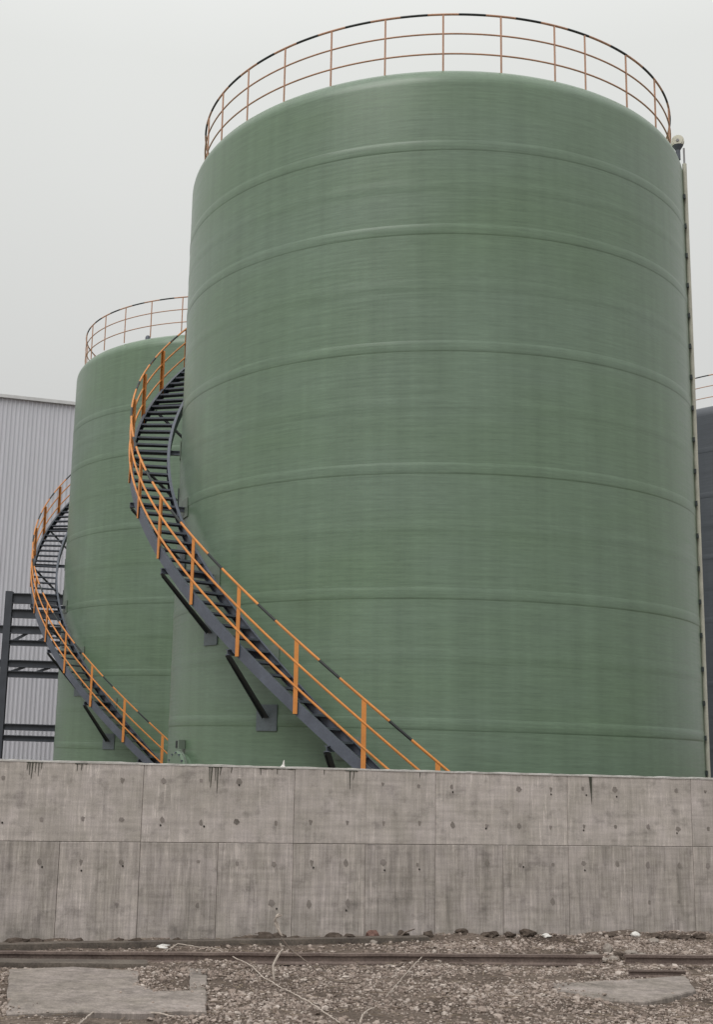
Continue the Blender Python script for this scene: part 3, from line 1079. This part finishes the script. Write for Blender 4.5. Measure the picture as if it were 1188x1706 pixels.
gravel['category'] = 'gravel'

# dry twigs and straw litter
N = 3200
lx, ly = RNG.uniform(-4, 7.5, N), RNG.uniform(9.8, 17.4, N)
dl = (lx - WO.x) * WN.x + (ly - WO.y) * WN.y
kp = (dl > 0.04) & ~inside(lx, ly, polyL) & ~inside(lx, ly, polyR)
lx, ly = lx[kp], ly[kp]
n = len(lx)
bx8 = np.array([(x, y, z) for x in (-.5, .5) for y in (-.5, .5) for z in (-.5, .5)])
BF = np.array([(0, 1, 3, 2), (4, 6, 7, 5), (0, 4, 5, 1), (2, 3, 7, 6), (0, 2, 6, 4), (1, 5, 7, 3)])
ln = RNG.uniform(0.03, 0.16, n)
tv = bx8[None] * np.stack([ln, RNG.uniform(.003, .007, n), RNG.uniform(.003, .006, n)], 1)[:, None, :]
an = RNG.normal(0, 0.8, n)
tp = RNG.normal(0, 0.12, n)
tv[..., 2] += tv[..., 0] * np.tan(tp)[:, None]
ca, sa = np.cos(an)[:, None], np.sin(an)[:, None]
tv = np.stack([tv[..., 0] * ca - tv[..., 1] * sa, tv[..., 0] * sa + tv[..., 1] * ca, tv[..., 2]], -1)
tv += np.stack([lx, ly, gz(lx, ly) + RNG.uniform(0.012, .03, n)], 1)[:, None, :]
lit = put('dry_litter', np_mesh('dry_litter', tv.reshape(-1, 3), (BF[None] + (np.arange(n) * 8)[:, None, None]).reshape(-1, 4), M['twig']))
lit['kind'] = 'stuff'
lit['label'] = 'scattered dry twigs and straw on the gravel'
lit['category'] = 'litter'

# ------------------------------------------------------------------ stones and clods along the wall foot
def rock_mesh(name, seed, mat, sub=2):
    rr = np.random.default_rng(seed)
    import bmesh
    bm = bmesh.new()
    bmesh.ops.create_icosphere(bm, subdivisions=sub, radius=1.0)
    ph = rr.uniform(0, 6.28, (6, 3))
    fq = rr.uniform(1.2, 4.5, (6, 3))
    for v_ in bm.verts:
        c = np.array(v_.co)
        s_ = 1 + 0.13 * sum(math.sin(float(fq[i] @ c + ph[i, 0])) for i in range(6)) / 1.6 + rr.uniform(-.07, .07)
        v_.co = Vector(c * s_)
    me = bpy.data.meshes.new(name)
    bm.to_mesh(me)
    bm.free()
    me.materials.append(mat)
    return me

def rock(name, label, cat, x, y, w, h, mat, seed, group=None, d=None):
    """w,h in picture pixels at that spot"""
    p = gpt(x, y)
    px = FPX / (p.y * math.cos(PITCH))
    o = put(name, rock_mesh(name, seed, mat), None, (p.x, p.y, p.z + h / px * .30), random.uniform(0, 3))
    sx = w / px / 2
    o.scale = (sx, (d or sx * .8), h / px * .62)
    return tag(o, label, cat, group)

clods = [(26, 1574, 44, 10), (58, 1573, 34, 9), (128, 1573, 30, 9), (160, 1574, 26, 7), (197, 1573, 24, 11), (226, 1573, 26, 13), (296, 1572, 18, 12), (330, 1572, 26, 6),
         (400, 1569, 30, 6), (440, 1568, 34, 13), (462, 1567, 30, 14), (492, 1567, 30, 9), (527, 1567, 14, 7), (556, 1566, 30, 13), (582, 1566, 24, 9), (671, 1563, 22, 13), (713, 1563, 18, 10), (770, 1560, 22, 9),
         (812, 1560, 22, 7), (822, 1558, 26, 9), (850, 1560, 22, 7), (880, 1559, 30, 11), (1018, 1561, 26, 6), (1092, 1561, 22, 8), (1118, 1561, 30, 9), (1140, 1561, 26, 8), (1166, 1560, 26, 8)]
ORD = ['first', 'second', 'third', 'fourth', 'fifth', 'sixth', 'seventh', 'eighth', 'ninth', 'tenth', 'eleventh', 'twelfth', 'thirteenth', 'fourteenth', 'fifteenth', 'sixteenth', 'seventeenth', 'eighteenth',
       'nineteenth', 'twentieth', 'twenty-first', 'twenty-second', 'twenty-third', 'twenty-fourth', 'twenty-fifth', 'twenty-sixth', 'twenty-seventh']
clods.sort()
for i, (x, y, w, h) in enumerate(clods):
    rock('soil_clod', 'dark brown soil clod at the wall foot, %s from the left' % ORD[i], 'soil clod', x, y - 2, w, h, M['clod'], 100 + i, 'dark clods along the wall foot')
rock('brick_piece', 'dull red brick lump at the wall foot below the middle of the wall', 'brick', 621, 1562, 24, 17, M['brick'], 201)
rock('pale_stone', 'pale flat stone in front of the dull red brick lump', 'stone', 623, 1568, 16, 8, M['rock'], 202)
rock('pale_stone', 'pale stone between the brick lump and a dark clod', 'stone', 649, 1562, 16, 9, M['rock'], 203)
rock('white_block', 'white broken block at the wall foot on the left', 'block', 272, 1576, 24, 7, M['white'], 204)
rock('white_scrap', 'white curled scrap at the wall foot on the right', 'scrap', 1059, 1560, 16, 8, M['white'], 205)
rock('pale_stone', 'pale stone just left of the white curled scrap, beside a dark gap', 'stone', 910, 1559, 18, 6, M['white'], 206)
rock('pale_stone', 'low pale stone right of the white curled scrap', 'stone', 1090, 1566, 22, 6, M['rock'], 207)
HEAP = ['leftmost wide stone of the heap between the two steel rails', 'tall stone standing at the back of the heap between the two rails', 'widest flat stone at the front of the heap between the two rails',
        'dark stone in the middle of the heap between the two rails', 'broad stone against the end of the right steel rail', 'small front stone of the heap, right of the widest flat one',
        'dark stone touching the end of the right steel rail', 'smallest low stone right of the heap between the two rails']
pile = [(988, 1591, 26, 11), (1013, 1583, 16, 15), (1000, 1598, 28, 9), (1030, 1590, 22, 10), (1052, 1588, 26, 9), (1022, 1597, 18, 9), (1040, 1597, 16, 8), (1070, 1590, 14, 5)]
for i, (x, y, w, h) in enumerate(pile):
    rock('rubble_stone', HEAP[i], 'stone', x, y, w, h, M['clod'] if i in (3, 6) else M['rock'], 300 + i, 'stones heaped in the gap between the rails')

# ------------------------------------------------------------------ dead branches
def branch(label, lines, mat, rads, group=None):
    first = lines[0][0]
    mb = MB()
    base = None
    for ln_, (r0, r1) in zip(lines, rads):
        pts = []
        for q in ln_:
            if len(q) == 2:
                p = gpt(q[0], q[1], 0.045)
            else:
                p = on_y(q[0], q[1], q[2])
            pts.append(p)
        # smooth and roughen
        dense = []
        for i in range(len(pts) - 1):
            m = max(2, int((pts[i + 1] - pts[i]).length / 0.05))
            for j in range(m):
                w = pts[i].lerp(pts[i + 1], j / m)
                dense.append(w + Vector((random.uniform(-.004, .004), random.uniform(-.004, .004), random.uniform(-.004, .004))))
        dense.append(pts[-1])
        if base is None:
            base = dense[0].copy()
        K = len(dense)
        mb.tube([p - base for p in dense], [r0 + (r1 - r0) * i / (K - 1) for i in range(K)], 6)
    o = build('dead_branch', mb, mat, None, base, 0, 60)
    return tag(o, label, 'branch', group)

yb = gpt(456, 1630).y
branch('crooked pale dead branch standing upright in front of the wall', [[(456, 1630, yb), (455, 1607, yb + .03), (463, 1592, yb + .08), (471, 1580, yb + .12), (467, 1571, yb + .12), (470, 1558, yb + .13), (463, 1548, yb + .13), (458, 1537, yb + .14), (459, 1528, yb + .14), (465, 1522, yb + .15)],
       [(465, 1551, yb + .13), (464, 1540, yb + .18), (459, 1530, yb + .2)], [(459, 1528, yb + .14), (470, 1524, yb + .1)]], M['bark'], [(0.013, 0.012), (0.010, 0.007), (0.009, 0.006)])
branch('dark dead branch leaning from the upright branch down to the right', [[(471, 1564, yb + .12), (485, 1582, yb + .1), (500, 1593, yb), (520, 1609, yb - .1), (532, 1622, yb - .2), (556, 1634, yb - .3), (580, 1637, yb - .32), (602, 1636, yb - .3)]], M['bark_dark'], [(0.008, 0.006)])
branch('long pale dead branch lying across the gravel in the lower left centre', [[(270, 1593), (282, 1583), (296, 1576), (325, 1580), (360, 1585), (390, 1600), (420, 1612), (436, 1627), (470, 1647), (515, 1674), (566, 1708)]], M['bark'], [(0.0065, 0.006)])
branch('thin pale stick lying on the gravel below the middle of the wall', [[(726, 1590), (702, 1601), (680, 1621), (662, 1640), (643, 1661)]], M['bark'], [(0.0055, 0.004)])
branch('thin dark stick trailing right from the thin pale stick', [[(742, 1592), (775, 1603), (800, 1616), (835, 1627), (870, 1631)]], M['bark_dark'], [(0.007, 0.005)])
branch('short dark stick poking up from a clod against the wall', [[(664, 1562, gpt(664, 1563).y), (675, 1553, gpt(664, 1563).y), (691, 1547, gpt(664, 1563).y)]], M['bark_dark'], [(0.012, 0.007)])
branch('bent pale stick at the bottom edge left of centre', [[(132, 1705), (142, 1698), (150, 1690), (156, 1685)]], M['bark'], [(0.009, 0.006)])
branch('curved pale stick at the bottom edge near the middle', [[(600, 1706), (604, 1692), (613, 1684), (624, 1680)]], M['bark'], [(0.008, 0.006)])
branch('pale twig lying just below the left concrete slab', [[(240, 1686), (265, 1688), (290, 1694)]], M['bark'], [(0.008, 0.005)])

# small white scrap on the wall top
s, z = px_wall(473, 1276)
rr = random.Random(3)
mb = MB()
k = 9
vs = []
for zz_, q in ((0, .036), (.012, .022), (.035, .012), (.06, .008), (.085, .003)):
    vs += [(math.cos(6.283 * i / k) * q * rr.uniform(.7, 1.3) + zz_ * .15, math.sin(6.283 * i / k) * q * rr.uniform(.7, 1.3), zz_) for i in range(k)]
fs = [(a * k + i, a * k + (i + 1) % k, (a + 1) * k + (i + 1) % k, (a + 1) * k + i) for a in range(4) for i in range(k)] + [tuple(range(4 * k, 5 * k))]
pw = wall_pt(s, -0.04, WALL_H + 0.012)
tag(build('mortar_blob', mb.add(vs, fs), M['white'], None, pw), 'small white pointed blob on top of the concrete wall', 'mortar')
